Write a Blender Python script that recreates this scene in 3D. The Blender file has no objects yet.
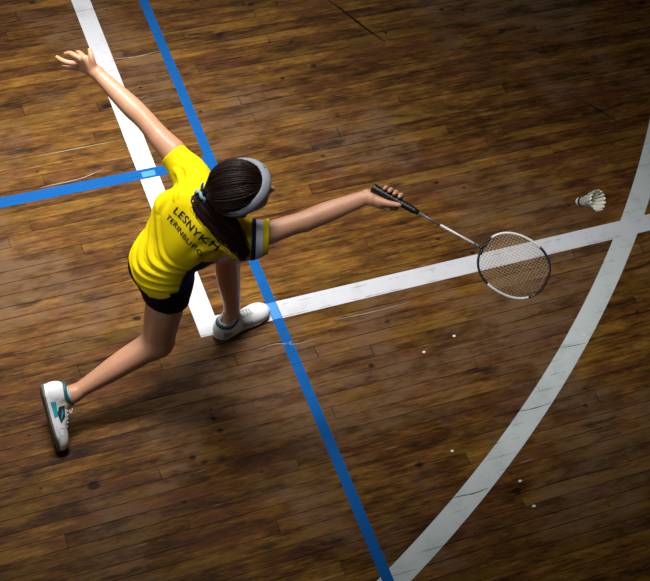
import bpy, bmesh, math, random
import numpy as np
from mathutils import Vector, Matrix
from mathutils.bvhtree import BVHTree

SC = bpy.context.scene
COL = SC.collection
random.seed(7)
RNG = np.random.default_rng(7)

# ------------------------------------------------------------------ camera
cam_data = bpy.data.cameras.new('camera')
cam_data.sensor_fit = 'HORIZONTAL'
cam_data.sensor_width = 36.0
cam_data.lens = 1476.72 / 650.0 * 36.0
cam = bpy.data.objects.new('camera', cam_data)
COL.objects.link(cam)
cam.matrix_world = Matrix(((0.9269, 0.2176, -0.3059, -1.2979),
                           (-0.3520, 0.7867, -0.5072, -2.9531),
                           (0.1303, 0.5778, 0.8057, 4.7200),
                           (0, 0, 0, 1)))
SC.camera = cam

# ------------------------------------------------------------------ light and exposure
SC.view_settings.view_transform = 'Standard'
SC.view_settings.look = 'None'
SC.view_settings.gamma = 1.0
SC.view_settings.exposure = 0.0
SC.view_settings.use_curve_mapping = False

world = bpy.data.worlds.new('hall_air')
SC.world = world
world.use_nodes = True
world.node_tree.nodes['Background'].inputs['Color'].default_value = (0.75, 0.85, 1.0, 1)
world.node_tree.nodes['Background'].inputs['Strength'].default_value = 0.034


def area_light(name, loc, target, sx, sy, power, color, spread=180):
    d = bpy.data.lights.new(name, 'AREA')
    d.shape = 'RECTANGLE'
    d.size, d.size_y = sx, sy
    d.energy = power
    d.color = color
    d.spread = math.radians(spread)
    o = bpy.data.objects.new(name, d)
    COL.objects.link(o)
    o.location = loc
    o.rotation_euler = (Vector(target) - Vector(loc)).to_track_quat('-Z', 'Y').to_euler()
    return o


area_light('ceiling_lamp_light', (-0.45, 1.35, 5.1), (-0.36, 0.64, 0.0), 1.4, 1.4, 29, (1.0, 0.985, 0.96), 36)
area_light('north_window_light', (0.9, 4.4, 4.4), (0.70, 0.35, 0.0), 2.2, 1.2, 12, (0.95, 0.98, 1.0), 44)
area_light('racket_fill_light', (-0.5, -0.9, 5.2), (0.95, -0.28, 0.9), 0.7, 0.7, 2.5, (1.0, 0.98, 0.95), 24)  # added fill that brightens the racket and shuttlecock, not a real hall lamp
area_light('west_fill_light', (-3.6, -0.4, 4.4), (0.0, 0.0, 0.9), 2.0, 1.2, 2.5, (0.98, 0.99, 1.0), 34)  # added weak fill on the player from the west, no actual window


# ------------------------------------------------------------------ helpers
def tag(o, label=None, cat=None, group=None, kind=None):
    if label: o['label'] = label
    if cat: o['category'] = cat
    if group: o['group'] = group
    if kind: o['kind'] = kind
    return o


def link_mesh(name, me, m, parent=None, smooth=True):
    o = bpy.data.objects.new(name, me)
    COL.objects.link(o)
    if m is not None:
        me.materials.clear()
        me.materials.append(m)
    if smooth and len(me.polygons):
        me.polygons.foreach_set('use_smooth', [True] * len(me.polygons))
    if parent is not None:
        o.parent = parent
    return o


def mesh_from(name, verts, faces):
    me = bpy.data.meshes.new(name)
    me.from_pydata([tuple(map(float, v)) for v in verts], [], [tuple(map(int, f)) for f in faces])
    me.update()
    return me


def obj_vf(name, verts, faces, m, parent=None, smooth=True):
    return link_mesh(name, mesh_from(name, verts, faces), m, parent, smooth)


def empty(name, loc=(0, 0, 0)):
    o = bpy.data.objects.new(name, None)
    o.empty_display_size = 0.05
    COL.objects.link(o)
    o.location = loc
    return o


def V(*a):
    return np.array(a, dtype=float)


def unit(v):
    v = np.asarray(v, float)
    return v / np.linalg.norm(v)


def catmull(pts, n):
    pts = np.asarray(pts, float)
    P = np.vstack([2 * pts[0] - pts[1], pts, 2 * pts[-1] - pts[-2]])
    out = []
    for i in range(len(pts) - 1):
        p0, p1, p2, p3 = P[i:i + 4]
        for k in range(n):
            t = k / n
            out.append(0.5 * ((2 * p1) + (-p0 + p2) * t + (2 * p0 - 5 * p1 + 4 * p2 - p3) * t * t
                              + (-p0 + 3 * p1 - 3 * p2 + p3) * t ** 3))
    out.append(pts[-1])
    return np.array(out)


def tube(pts, radii, sides=8, closed=False, flat=1.0, caps=True):
    """a swept tube; returns verts, faces"""
    pts = np.asarray(pts, float)
    n = len(pts)
    radii = np.broadcast_to(np.asarray(radii, float), (n,))
    if closed:
        tan = np.roll(pts, -1, 0) - np.roll(pts, 1, 0)
    else:
        tan = np.gradient(pts, axis=0)
    tan /= np.linalg.norm(tan, axis=1)[:, None] + 1e-12
    ref = V(0, 0, 1) if abs(tan[0][2]) < 0.9 else V(1, 0, 0)
    u = unit(np.cross(tan[0], ref))
    verts, faces = [], []
    for i in range(n):
        u = unit(u - tan[i] * (u @ tan[i]))
        w = np.cross(tan[i], u)
        for k in range(sides):
            a = 2 * math.pi * k / sides
            verts.append(pts[i] + radii[i] * (math.cos(a) * u + flat * math.sin(a) * w))
    m = n if closed else n - 1
    for i in range(m):
        j = (i + 1) % n
        for k in range(sides):
            l = (k + 1) % sides
            faces.append((i * sides + k, i * sides + l, j * sides + l, j * sides + k))
    if caps and not closed:
        faces.append(tuple(range(sides))[::-1])
        faces.append(tuple((n - 1) * sides + k for k in range(sides)))
    return verts, faces


def merge(parts):
    vs, fs, o = [], [], 0
    for v, f in parts:
        vs.extend(v)
        fs.extend([tuple(i + o for i in q) for q in f])
        o += len(v)
    return vs, fs


def lathe(origin, axis, prof, n=32):
    """prof = [(distance along the axis, radius)]; returns verts, faces (closed ends when radius is 0)"""
    a = unit(axis)
    u = unit(np.cross(a, V(0.3, 0.2, 1) if abs(a[2]) < 0.9 else V(1, 0, 0)))
    w = np.cross(a, u)
    vs, fs = [], []
    for s, r in prof:
        for k in range(n):
            t = 2 * math.pi * k / n
            vs.append(np.asarray(origin) + a * s + r * (math.cos(t) * u + math.sin(t) * w))
    for i in range(len(prof) - 1):
        for k in range(n):
            l = (k + 1) % n
            fs.append((i * n + k, i * n + l, (i + 1) * n + l, (i + 1) * n + k))
    fs.append(tuple(range(n))[::-1])
    fs.append(tuple((len(prof) - 1) * n + k for k in range(n)))
    return vs, fs


# ------------------------------------------------------------------ materials
class NT:
    def __init__(self, name):
        self.m = bpy.data.materials.new(name)
        self.m.use_nodes = True
        self.t = self.m.node_tree
        self.b = self.t.nodes['Principled BSDF']

    def n(self, kind, **kw):
        nd = self.t.nodes.new(kind)
        for k, v in kw.items():
            setattr(nd, k, v)
        return nd

    def put(self, sock, v):
        if isinstance(v, bpy.types.NodeSocket):
            self.t.links.new(v, sock)
        else:
            sock.default_value = v

    def math(self, op, a, b=0.0, c=0.0, clamp=False):
        nd = self.n('ShaderNodeMath', operation=op, use_clamp=clamp)
        for i, v in enumerate((a, b, c)):
            self.put(nd.inputs[i], v)
        return nd.outputs[0]

    def mix(self, f, a, b, blend='MIX'):
        nd = self.n('ShaderNodeMix', data_type='RGBA', blend_type=blend)
        self.put(nd.inputs[0], f)
        self.put(nd.inputs[6], a)
        self.put(nd.inputs[7], b)
        return nd.outputs[2]

    def ramp(self, f, stops):
        nd = self.n('ShaderNodeValToRGB')
        el = nd.color_ramp.elements
        while len(el) < len(stops):
            el.new(0.5)
        for e, (p, c) in zip(el, stops):
            e.position = p
            e.color = (*c, 1) if len(c) == 3 else c
        self.put(nd.inputs[0], f)
        return nd.outputs[0]

    def noise(self, vec, scale, detail=3, rough=0.5):
        nd = self.n('ShaderNodeTexNoise')
        if vec is not None: self.put(nd.inputs['Vector'], vec)
        nd.inputs['Scale'].default_value = scale
        nd.inputs['Detail'].default_value = detail
        nd.inputs['Roughness'].default_value = rough
        return nd.outputs['Fac']

    def smooth(self, v, lo, hi, a=0.0, b=1.0):
        nd = self.n('ShaderNodeMapRange', interpolation_type='SMOOTHSTEP')
        self.put(nd.inputs[0], v)
        for i, q in enumerate((lo, hi, a, b)):
            self.put(nd.inputs[i + 1], q)
        return nd.outputs[0]

    def bump(self, h, strength, dist):
        nd = self.n('ShaderNodeBump')
        nd.inputs['Strength'].default_value = strength
        nd.inputs['Distance'].default_value = dist
        self.put(nd.inputs['Height'], h)
        self.put(self.b.inputs['Normal'], nd.outputs[0])

    def set(self, **kw):
        for k, v in kw.items():
            self.put(self.b.inputs[k.replace('_', ' ')], v)
        return self


def plain(name, col, rough=0.5, metal=0.0, noise_amt=0.0, scale=60, bump=0.0, sub=0.0, sheen=0.0):
    t = NT(name)
    g = t.n('ShaderNodeNewGeometry').outputs['Position']
    f = t.noise(g, scale, 3)
    dark = tuple(c * (1 - noise_amt) for c in col) + (1,)
    lite = tuple(min(1, c * (1 + noise_amt)) for c in col) + (1,)
    t.set(Base_Color=t.mix(f, dark, lite), Roughness=rough, Metallic=metal)
    if bump: t.bump(f, bump, 0.002)
    if sub:
        t.b.inputs['Subsurface Weight'].default_value = sub
        t.b.inputs['Subsurface Radius'].default_value = (0.012, 0.005, 0.003)
        t.b.inputs['Subsurface Scale'].default_value = 0.6
    if sheen:
        t.b.inputs['Sheen Weight'].default_value = sheen
    return t.m


PLANK = 0.0545


def plank_nodes(t):
    """board layout running along X: returns position sockets, per-board random value, gap mask"""
    g = t.n('ShaderNodeNewGeometry')
    sp = t.n('ShaderNodeSeparateXYZ')
    t.put(sp.inputs[0], g.outputs['Position'])
    x, y = sp.outputs[0], sp.outputs[1]
    wob = t.math('MULTIPLY', t.math('SUBTRACT', t.noise(g.outputs['Position'], 1.3, 2), 0.5), 0.008)
    yy = t.math('DIVIDE', t.math('ADD', y, wob), PLANK)
    row = t.math('FLOOR', yy)
    fr = t.math('FRACT', yy)
    wn = t.n('ShaderNodeTexWhiteNoise', noise_dimensions='1D')
    t.put(wn.inputs['W'], row)
    xx = t.math('DIVIDE', t.math('ADD', x, t.math('MULTIPLY', wn.outputs['Value'], 7.0)), 2.1)
    brd = t.math('FLOOR', xx)
    fx = t.math('FRACT', xx)
    wn2 = t.n('ShaderNodeTexWhiteNoise', noise_dimensions='2D')
    cb = t.n('ShaderNodeCombineXYZ')
    t.put(cb.inputs[0], row)
    t.put(cb.inputs[1], brd)
    t.put(wn2.inputs['Vector'], cb.outputs[0])
    d = t.math('MULTIPLY', t.math('MINIMUM', fr, t.math('SUBTRACT', 1.0, fr)), PLANK)
    dx = t.math('MULTIPLY', t.math('MINIMUM', fx, t.math('SUBTRACT', 1.0, fx)), 2.1)
    # gap width differs from row to row and along its length
    gw = t.smooth(t.noise(g.outputs['Position'], 2.2, 3), 0.35, 0.70, 0.0008, 0.0030)
    gap = t.smooth(t.math('MINIMUM', d, dx), 0.0, gw, 1.0, 0.0)
    return g.outputs['Position'], x, y, row, wn2.outputs['Value'], gap


def floor_material():
    t = NT('worn_varnished_boards')
    pos, x, y, row, rnd, gap = plank_nodes(t)

    def stretched(sx, sy, detail=4, rough=0.6, shift=0.0):
        cb = t.n('ShaderNodeCombineXYZ')
        t.put(cb.inputs[0], t.math('MULTIPLY', x, sx))
        t.put(cb.inputs[1], t.math('MULTIPLY', y, sy))
        t.put(cb.inputs[2], t.math('MULTIPLY_ADD', rnd, shift, 3.7 * sx))
        return t.noise(cb.outputs[0], 1.0, detail, rough)

    grain = stretched(4.0, 60.0, 5, 0.65, 9.0)          # streaks inside one board
    blotch = stretched(6.5, 17.0, 5, 0.66, 0.5)         # uneven varnish, crossing boards
    fine = stretched(24.0, 190.0, 3, 0.6)
    hue = stretched(2.3, 8.0, 3, 0.6, 1.5)
    tone = t.math('ADD', t.math('MULTIPLY', rnd, 0.12), t.math('MULTIPLY', grain, 0.42))
    tone = t.math('ADD', tone, t.math('MULTIPLY', blotch, 0.46))
    tone = t.math('ADD', tone, t.math('MULTIPLY', t.math('SUBTRACT', fine, 0.5), 0.30))
    base = t.ramp(tone, [(0.32, (0.016, 0.0060, 0.0020)), (0.43, (0.052, 0.0200, 0.0040)),
                         (0.54, (0.128, 0.054, 0.0095)), (0.70, (0.29, 0.138, 0.024))])
    # redder and yellower boards
    base = t.mix(t.smooth(hue, 0.50, 0.66, 0.0, 0.55), base, (0.085, 0.026, 0.010, 1))
    base = t.mix(t.smooth(hue, 0.47, 0.34, 0.0, 0.40), base, (0.190, 0.100, 0.014, 1))
    # dull mauve-grey worn patches where the varnish is gone
    wear = t.noise(pos, 1.1, 5, 0.62)
    wm = t.math('MULTIPLY', t.smooth(wear, 0.47, 0.60, 0.0, 1.0), t.smooth(blotch, 0.38, 0.60, 0.2, 0.75))
    base = t.mix(wm, base, (0.135, 0.078, 0.043, 1))
    # dark grime rubbed in along the boards
    grime = stretched(3.4, 21.0, 5, 0.70, 2.0)
    base = t.mix(t.smooth(grime, 0.54, 0.70, 0.0, 0.80), base, (0.014, 0.0075, 0.0055, 1))
    # knots and nail holes, two sizes
    for scale, lo, hi, thr in ((7.5, 0.05, 0.16, 0.60), (13.0, 0.05, 0.17, 0.72)):
        vr = t.n('ShaderNodeTexVoronoi')
        cb = t.n('ShaderNodeCombineXYZ')
        t.put(cb.inputs[0], t.math('MULTIPLY', x, 0.72))
        t.put(cb.inputs[1], y)
        t.put(cb.inputs[2], float(scale))
        t.put(vr.inputs['Vector'], cb.outputs[0])
        vr.inputs['Scale'].default_value = scale
        pick = t.n('ShaderNodeSeparateColor')
        t.put(pick.inputs[0], vr.outputs['Color'])
        wob = t.math('MULTIPLY_ADD', t.math('SUBTRACT', blotch, 0.5), 0.25, vr.outputs['Distance'])
        size = t.math('MULTIPLY_ADD', pick.outputs[1], hi - lo, lo)
        kn = t.smooth(wob, t.math('MULTIPLY', size, 0.45), size, 1.0, 0.0)
        kn = t.math('MULTIPLY', kn, t.math('GREATER_THAN', pick.outputs[0], thr))
        base = t.mix(t.math('MULTIPLY', kn, 0.85), base, (0.008, 0.0045, 0.004, 1))
    # fine pale scratches
    sc = stretched(7.0, 130.0, 2, 0.5)
    base = t.mix(t.smooth(sc, 0.71, 0.77, 0.0, 0.5), base, (0.33, 0.24, 0.15, 1))
    gmask = t.math('MULTIPLY', gap, t.smooth(grime, 0.36, 0.52, 0.25, 1.0))
    base = t.mix(t.math('MULTIPLY', gmask, 0.95), base, (0.006, 0.0035, 0.0025, 1))
    rough = t.smooth(t.math('ADD', t.math('MULTIPLY', grain, 0.5), t.math('MULTIPLY', wear, 0.5)), 0.3, 0.7, 0.36, 0.58)
    t.set(Base_Color=base, Roughness=rough)
    t.b.inputs['Specular IOR Level'].default_value = 0.04
    h = t.math('ADD', t.math('MULTIPLY', gap, -1.0), t.math('ADD', t.math('MULTIPLY', blotch, 0.35), t.math('MULTIPLY', fine, 0.12)))
    t.bump(h, 0.8, 0.0016)
    return t.m


def paint_material(name, col, dirt, wear_amt=0.5):
    t = NT(name)
    pos, x, y, row, rnd, gap = plank_nodes(t)
    a = t.noise(pos, 9.0, 5, 0.6)
    b = t.noise(pos, 60.0, 3, 0.6)
    c = t.mix(t.smooth(a, 0.45, 0.75, 0.0, wear_amt), (*col, 1), (*dirt, 1))
    c = t.mix(t.smooth(b, 0.62, 0.80, 0.0, wear_amt * 0.6), c, (*dirt, 1))
    c = t.mix(t.math('MULTIPLY', gap, t.smooth(a, 0.45, 0.60, 0.0, 0.75)), c, tuple(q * 0.25 for q in dirt) + (1,))
    t.set(Base_Color=c, Roughness=0.5)
    t.b.inputs['Specular IOR Level'].default_value = 0.06
    t.bump(t.math('ADD', t.math('MULTIPLY', gap, -0.5), t.math('MULTIPLY', b, 0.1)), 0.5, 0.001)
    return t.m


M = {}
M['floor'] = floor_material()
M['white_paint'] = paint_material('white_line_paint', (0.59, 0.59, 0.62), (0.40, 0.39, 0.38), 0.5)
M['blue_tape'] = paint_material('blue_line_tape', (0.0003, 0.080, 0.29), (0.003, 0.11, 0.33), 0.4)
M['light_blue_tape'] = plain('light_blue_tape', (0.01, 0.21, 0.56), 0.45, noise_amt=0.1)
M['scratch'] = plain('pale_scratch', (0.27, 0.21, 0.16), 0.6, noise_amt=0.3)
M['dark_mark'] = plain('dark_scuff', (0.012, 0.008, 0.006), 0.6, noise_amt=0.2)
M['dark_mark'].node_tree.nodes['Principled BSDF'].inputs['Specular IOR Level'].default_value = 0.03
M['chip'] = plain('white_chip', (0.75, 0.72, 0.66), 0.6)


def skin_material():
    t = NT('skin')
    g = t.n('ShaderNodeNewGeometry').outputs['Position']
    f = t.noise(g, 22, 3)
    f2 = t.noise(g, 160, 2)
    c = t.mix(f, (0.54, 0.262, 0.142, 1), (0.64, 0.335, 0.195, 1))
    c = t.mix(t.math('MULTIPLY', f2, 0.25), c, (0.48, 0.225, 0.14, 1))
    t.set(Base_Color=c, Roughness=0.42)
    t.b.inputs['Subsurface Weight'].default_value = 0.12
    t.b.inputs['Subsurface Radius'].default_value = (0.012, 0.005, 0.003)
    t.b.inputs['Subsurface Scale'].default_value = 0.5
    t.bump(f2, 0.15, 0.001)
    return t.m


def fabric_material(name, col, rough=0.75, amt=0.08):
    t = NT(name)
    g = t.n('ShaderNodeNewGeometry').outputs['Position']
    f = t.noise(g, 14, 3)
    weave = t.noise(g, 900, 1)
    dark = tuple(c * (1 - amt) for c in col) + (1,)
    lite = tuple(min(1, c * (1 + amt)) for c in col) + (1,)
    t.set(Base_Color=t.mix(f, dark, lite), Roughness=rough)
    t.b.inputs['Specular IOR Level'].default_value = 0.12
    t.bump(weave, 0.12, 0.0006)
    return t.m


def hair_material():
    t = NT('dark_brown_hair')
    g = t.n('ShaderNodeNewGeometry').outputs['Position']
    f = t.noise(g, 55, 3)
    t.set(Base_Color=t.mix(f, (0.006, 0.0028, 0.002, 1), (0.042, 0.016, 0.008, 1)), Roughness=0.46)
    t.b.inputs['Specular IOR Level'].default_value = 0.28
    return t.m


M['skin'] = skin_material()
M['yellow'] = fabric_material('yellow_jersey', (0.92, 0.70, 0.002))
M['navy'] = fabric_material('navy_fabric', (0.010, 0.022, 0.12))
M['white_fabric'] = fabric_material('white_fabric', (0.80, 0.80, 0.84))
M['black_fabric'] = fabric_material('black_shorts', (0.003, 0.0035, 0.008), 0.8)
M['black_fabric'].node_tree.nodes['Principled BSDF'].inputs['Sheen Weight'].default_value = 0.0
M['black_fabric'].node_tree.nodes['Principled BSDF'].inputs['Specular IOR Level'].default_value = 0.15
M['navy'].node_tree.nodes['Principled BSDF'].inputs['Sheen Weight'].default_value = 0.0
M['navy'].node_tree.nodes['Principled BSDF'].inputs['Specular IOR Level'].default_value = 0.2
M['print'] = plain('black_print', (0.008, 0.008, 0.012), 0.6)
M['hair'] = hair_material()
M['band'] = fabric_material('grey_terry', (0.38, 0.39, 0.44), 0.95, 0.18)
M['tie'] = plain('pale_blue_hair_tie', (0.30, 0.50, 0.58), 0.5, noise_amt=0.3, scale=200)
M['shoe_white'] = plain('white_shoe_leather', (0.80, 0.80, 0.80), 0.45, noise_amt=0.05, scale=80)
M['shoe_mesh'] = plain('grey_mesh', (0.36, 0.38, 0.37), 0.7, noise_amt=0.25, scale=500)
M['sole'] = plain('grey_rubber_sole', (0.13, 0.13, 0.105), 0.6, noise_amt=0.2, scale=60)
M['teal'] = plain('teal_shoe_trim', (0.008, 0.115, 0.12), 0.5, noise_amt=0.15, scale=90)
M['bright_teal'] = plain('bright_teal', (0.02, 0.36, 0.42), 0.5, noise_amt=0.1)
M['dark_panel'] = plain('dark_shoe_panel', (0.020, 0.035, 0.045), 0.5, noise_amt=0.1)
M['sock'] = fabric_material('grey_sock', (0.50, 0.54, 0.53), 0.9)
M['eye'] = plain('eye_white', (0.80, 0.78, 0.75), 0.2)
M['iris'] = plain('brown_iris', (0.06, 0.03, 0.015), 0.2)
M['lips'] = plain('lips', (0.48, 0.16, 0.13), 0.4, noise_amt=0.05)
M['nail'] = plain('fingernail', (0.70, 0.42, 0.34), 0.25)
M['grip'] = plain('black_grip_tape', (0.004, 0.004, 0.005), 0.40, noise_amt=0.1, scale=300)
M['steel'] = plain('silver_shaft', (0.62, 0.65, 0.68), 0.25, 0.7)
M['shaft_grey'] = plain('dark_grey_shaft', (0.16, 0.18, 0.19), 0.3, 0.4)
M['frame_dark'] = plain('dark_graphite_frame', (0.02, 0.018, 0.022), 0.25, 0.1)
M['frame_white'] = plain('white_lacquer', (0.85, 0.85, 0.85), 0.22)
M['string'] = plain('pale_string', (0.55, 0.42, 0.26), 0.5)
M['cork'] = plain('white_kid_leather', (0.75, 0.74, 0.72), 0.5)
M['feather'] = plain('feather', (0.88, 0.88, 0.76), 0.7, noise_amt=0.08, scale=200)
M['quill'] = plain('quill', (0.70, 0.66, 0.52), 0.5)
M['ribbon'] = plain('dark_blue_ribbon', (0.012, 0.016, 0.035), 0.5)

# ------------------------------------------------------------------ floor and its lines
FX0, FX1, FY0, FY1 = -5.0, 7.0, -5.0, 7.0
vs = [(FX0, FY0, -0.03), (FX1, FY0, -0.03), (FX1, FY1, -0.03), (FX0, FY1, -0.03),
      (FX0, FY0, 0), (FX1, FY0, 0), (FX1, FY1, 0), (FX0, FY1, 0)]
fs = [(3, 2, 1, 0), (4, 5, 6, 7), (0, 1, 5, 4), (1, 2, 6, 5), (2, 3, 7, 6), (3, 0, 4, 7)]
floor = obj_vf('floor', vs, fs, M['floor'], smooth=False)
tag(floor, 'worn varnished brown floorboards of a sports hall', None, None, 'structure')


def slab(name, poly, z0, z1, m, label=None):
    n = len(poly)
    v = [(p[0], p[1], z0) for p in poly] + [(p[0], p[1], z1) for p in poly]
    f = [tuple(range(n))[::-1], tuple(range(n, 2 * n))]
    f += [(i, (i + 1) % n, n + (i + 1) % n, n + i) for i in range(n)]
    o = obj_vf(name, v, f, m, floor, smooth=False)
    o['kind'] = 'structure'
    if label: o['label'] = label
    return o


def rect(x0, y0, x1, y1):
    return [(x0, y0), (x1, y0), (x1, y1), (x0, y1)]


ZW, ZB = 0.0005, 0.0009
slab('white_line', rect(-0.0475, 0.0205, 0.0345, 6.9), 0, ZW, M['white_paint'], 'white painted court line behind the player')
slab('white_line', rect(-0.0475, -0.0610, 6.9, 0.0205), 0, ZW, M['white_paint'], 'white painted court line under the racket')
slab('blue_line', rect(0.2455, -4.9, 0.2865, 6.9), 0, ZB, M['blue_tape'], 'long narrow blue court line')
slab('blue_line', rect(-4.9, 0.7455, 0.2455, 0.7960), 0, ZB, M['blue_tape'], 'short blue court line ending at the long one')
slab('tape_patch', rect(-0.034, 0.754, 0.0225, 0.782), ZB, ZB + 0.0003, M['light_blue_tape'], 'light blue tape patch')
slab('tape_patch', rect(0.2475, -0.059, 0.2845, 0.0195), ZB, ZB + 0.0003, M['light_blue_tape'], 'light blue tape patch')
cx, cy, r0, r1 = -2.41, 4.0, 5.8285, 5.9145
arc_o, arc_i = [], []
vs, fs = [], []
N = 160
for i in range(N + 1):
    a = math.radians(-88 + 88 * i / N)
    for r in (r0, r1):
        for z in (0, ZW * 0.9):
            vs.append((cx + r * math.cos(a), cy + r * math.sin(a), z))
for i in range(N):
    b = 4 * i
    fs += [(b + 1, b + 3, b + 7, b + 5), (b, b + 1, b + 5, b + 4), (b + 2, b + 6, b + 7, b + 3), (b, b + 4, b + 6, b + 2)]
arc = obj_vf('curved_white_line', vs, fs, paint_material('grey_white_line_paint', (0.56, 0.60, 0.585), (0.38, 0.42, 0.40), 0.6), floor, smooth=False)
tag(arc, 'curved white painted court line', kind='structure')


def streak(name, pts, w, m, z=0.0003):
    p = catmull([(a, b, z) for a, b in pts], 6)
    tn = np.gradient(p, axis=0)
    tn /= np.linalg.norm(tn, axis=1)[:, None]
    nr = np.stack([-tn[:, 1], tn[:, 0], tn[:, 2] * 0], 1)
    ww = w * np.sin(np.linspace(0.25, math.pi - 0.25, len(p)))[:, None] * (0.7 + 0.6 * RNG.random((len(p), 1)))
    vv = list(p + nr * ww) + list(p - nr * ww)
    n = len(p)
    ff = [(i, i + 1, n + i + 1, n + i)[::-1] for i in range(n - 1)]
    o = obj_vf(name, vv, ff, m, floor, smooth=False)
    o['kind'] = 'structure'
    return o


for pts, w in (([(0.029, 1.428), (0.129, 1.416), (0.246, 1.426)], 0.0022),
               ([(-0.432, 0.97), (-0.239, 0.971), (-0.06, 0.971)], 0.0016),
               ([(-0.45, 0.806), (-0.284, 0.812), (-0.175, 0.838)], 0.0022),
               ([(0.463, -0.124), (0.63, -0.130), (0.80, -0.127)], 0.0016),
               ([(0.145, -0.171), (0.22, -0.168), (0.30, -0.190), (0.395, -0.186)], 0.0016),
               ([(0.253, -0.174), (0.268, -0.181), (0.282, -0.171)], 0.0020),
               ([(-0.029, 1.183), (0.125, 1.18)], 0.0014)):
    streak('scratch', pts, w, M['scratch'], 0.0012)
for pts, w in (([(1.094, 1.558), (1.143, 1.466), (1.205, 1.333), (1.258, 1.242)], 0.0060),
               ([(0.628, -0.978), (0.70, -0.985), (0.762, -0.980)], 0.0016),
               ([(0.992, -0.712), (1.07, -0.718), (1.156, -0.716)], 0.0016),
               ([(1.303, -0.497), (1.417, -0.503)], 0.0012),
               ([(1.66, 1.43), (1.78, 1.47), (1.93, 1.46)], 0.0060),
               ([(1.95, 0.75), (2.05, 0.62), (2.12, 0.50)], 0.0030)):
    streak('scuff_mark', pts, w, M['dark_mark'], 0.0008)
for x, y in ((0.8907, -0.9887), (0.6947, -0.7983), (0.8969, -1.0981), (0.9113, -0.3252), (0.7655, -0.3616), (1.4261, -0.4659)):
    n = 7
    ph = [(x + (0.006 + 0.004 * random.random()) * math.cos(6.283 * k / n), y + 0.005 * math.sin(6.283 * k / n)) for k in range(n)]
    slab('paint_chip', ph, 0, 0.0013, M['chip'])


# ------------------------------------------------------------------ signed-distance modelling
class Field:
    def __init__(self, lo, hi, h):
        self.lo = np.array(lo, float)
        self.h = h
        self.n = np.ceil((np.array(hi) - self.lo) / h).astype(int) + 1
        self.v = np.full(tuple(self.n), 0.5, np.float32)

    def block(self, blo, bhi):
        a = np.maximum(np.floor((np.array(blo) - self.lo) / self.h).astype(int), 0)
        b = np.minimum(np.ceil((np.array(bhi) - self.lo) / self.h).astype(int) + 1, self.n)
        if np.any(b <= a):
            return None, None
        sl = tuple(slice(i, j) for i, j in zip(a, b))
        ax = [(self.lo[i] + self.h * np.arange(a[i], b[i])).astype(np.float32) for i in range(3)]
        g = np.meshgrid(*ax, indexing='ij')
        return sl, g

    def union(self, prim, k=0.01):
        fn, blo, bhi = prim
        pad = k + 4 * self.h
        sl, g = self.block(np.array(blo) - pad, np.array(bhi) + pad)
        if sl is None: return
        d = fn(*g).astype(np.float32)
        e = self.v[sl]
        if k > 0:
            hh = np.clip(0.5 + 0.5 * (e - d) / k, 0, 1)
            self.v[sl] = e * (1 - hh) + d * hh - k * hh * (1 - hh)
        else:
            self.v[sl] = np.minimum(e, d)

    def cut(self, prim, k=0.0):
        """subtract prim"""
        fn, blo, bhi = prim
        pad = k + 2 * self.h
        sl, g = self.block(np.array(blo) - pad, np.array(bhi) + pad)
        if sl is None: return
        d = -fn(*g).astype(np.float32)
        e = self.v[sl]
        if k > 0:
            hh = np.clip(0.5 - 0.5 * (e - d) / k, 0, 1)
            self.v[sl] = e * (1 - hh) + d * hh + k * hh * (1 - hh)
        else:
            self.v[sl] = np.maximum(e, d)

    def mesh(self):
        v, h, lo = self.v, self.h, self.lo
        s = v < 0
        c = np.zeros(tuple(self.n - 1), np.uint8)
        for i in (0, 1):
            for j in (0, 1):
                for k in (0, 1):
                    c += s[i:s.shape[0] - 1 + i, j:s.shape[1] - 1 + j, k:s.shape[2] - 1 + k]
        act = (c > 0) & (c < 8)
        I, J, K = np.nonzero(act)
        idx = np.full(act.shape, -1, np.int32)
        idx[I, J, K] = np.arange(len(I))
        corner = {}
        for i in (0, 1):
            for j in (0, 1):
                for k in (0, 1):
                    corner[(i, j, k)] = v[I + i, J + j, K + k]
        acc = np.zeros((len(I), 3))
        cnt = np.zeros(len(I))
        for a in corner:
            for ax in range(3):
                if a[ax] == 0:
                    b = list(a); b[ax] = 1; b = tuple(b)
                    va, vb = corner[a], corner[b]
                    m = (va < 0) != (vb < 0)
                    tt = np.where(m, va / np.where(m, va - vb, 1), 0)
                    p = np.tile(np.array(a, float), (len(I), 1))
                    p[:, ax] += tt
                    acc += np.where(m[:, None], p, 0)
                    cnt += m
        verts = lo + h * (np.stack([I, J, K], 1) + acc / cnt[:, None])
        faces = []
        for ax in range(3):
            o1, o2 = (ax + 1) % 3, (ax + 2) % 3
            sa = [slice(None)] * 3; sb = [slice(None)] * 3
            sa[ax] = slice(0, -1); sb[ax] = slice(1, None)
            A, B = s[tuple(sa)], s[tuple(sb)]
            e = np.array(np.nonzero(A != B)).T
            flip = A[tuple(e.T)]
            ok = (e[:, o1] > 0) & (e[:, o2] > 0) & (e[:, o1] < act.shape[o1]) & (e[:, o2] < act.shape[o2])
            e, flip = e[ok], flip[ok]
            q = []
            for d1, d2 in ((0, 0), (-1, 0), (-1, -1), (0, -1)):
                z = e.copy(); z[:, o1] += d1; z[:, o2] += d2
                q.append(idx[z[:, 0], z[:, 1], z[:, 2]])
            q = np.stack(q, 1)
            q[~flip] = q[~flip][:, ::-1]
            faces.append(q)
        return verts, np.concatenate(faces)[:, ::-1] * 1


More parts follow.
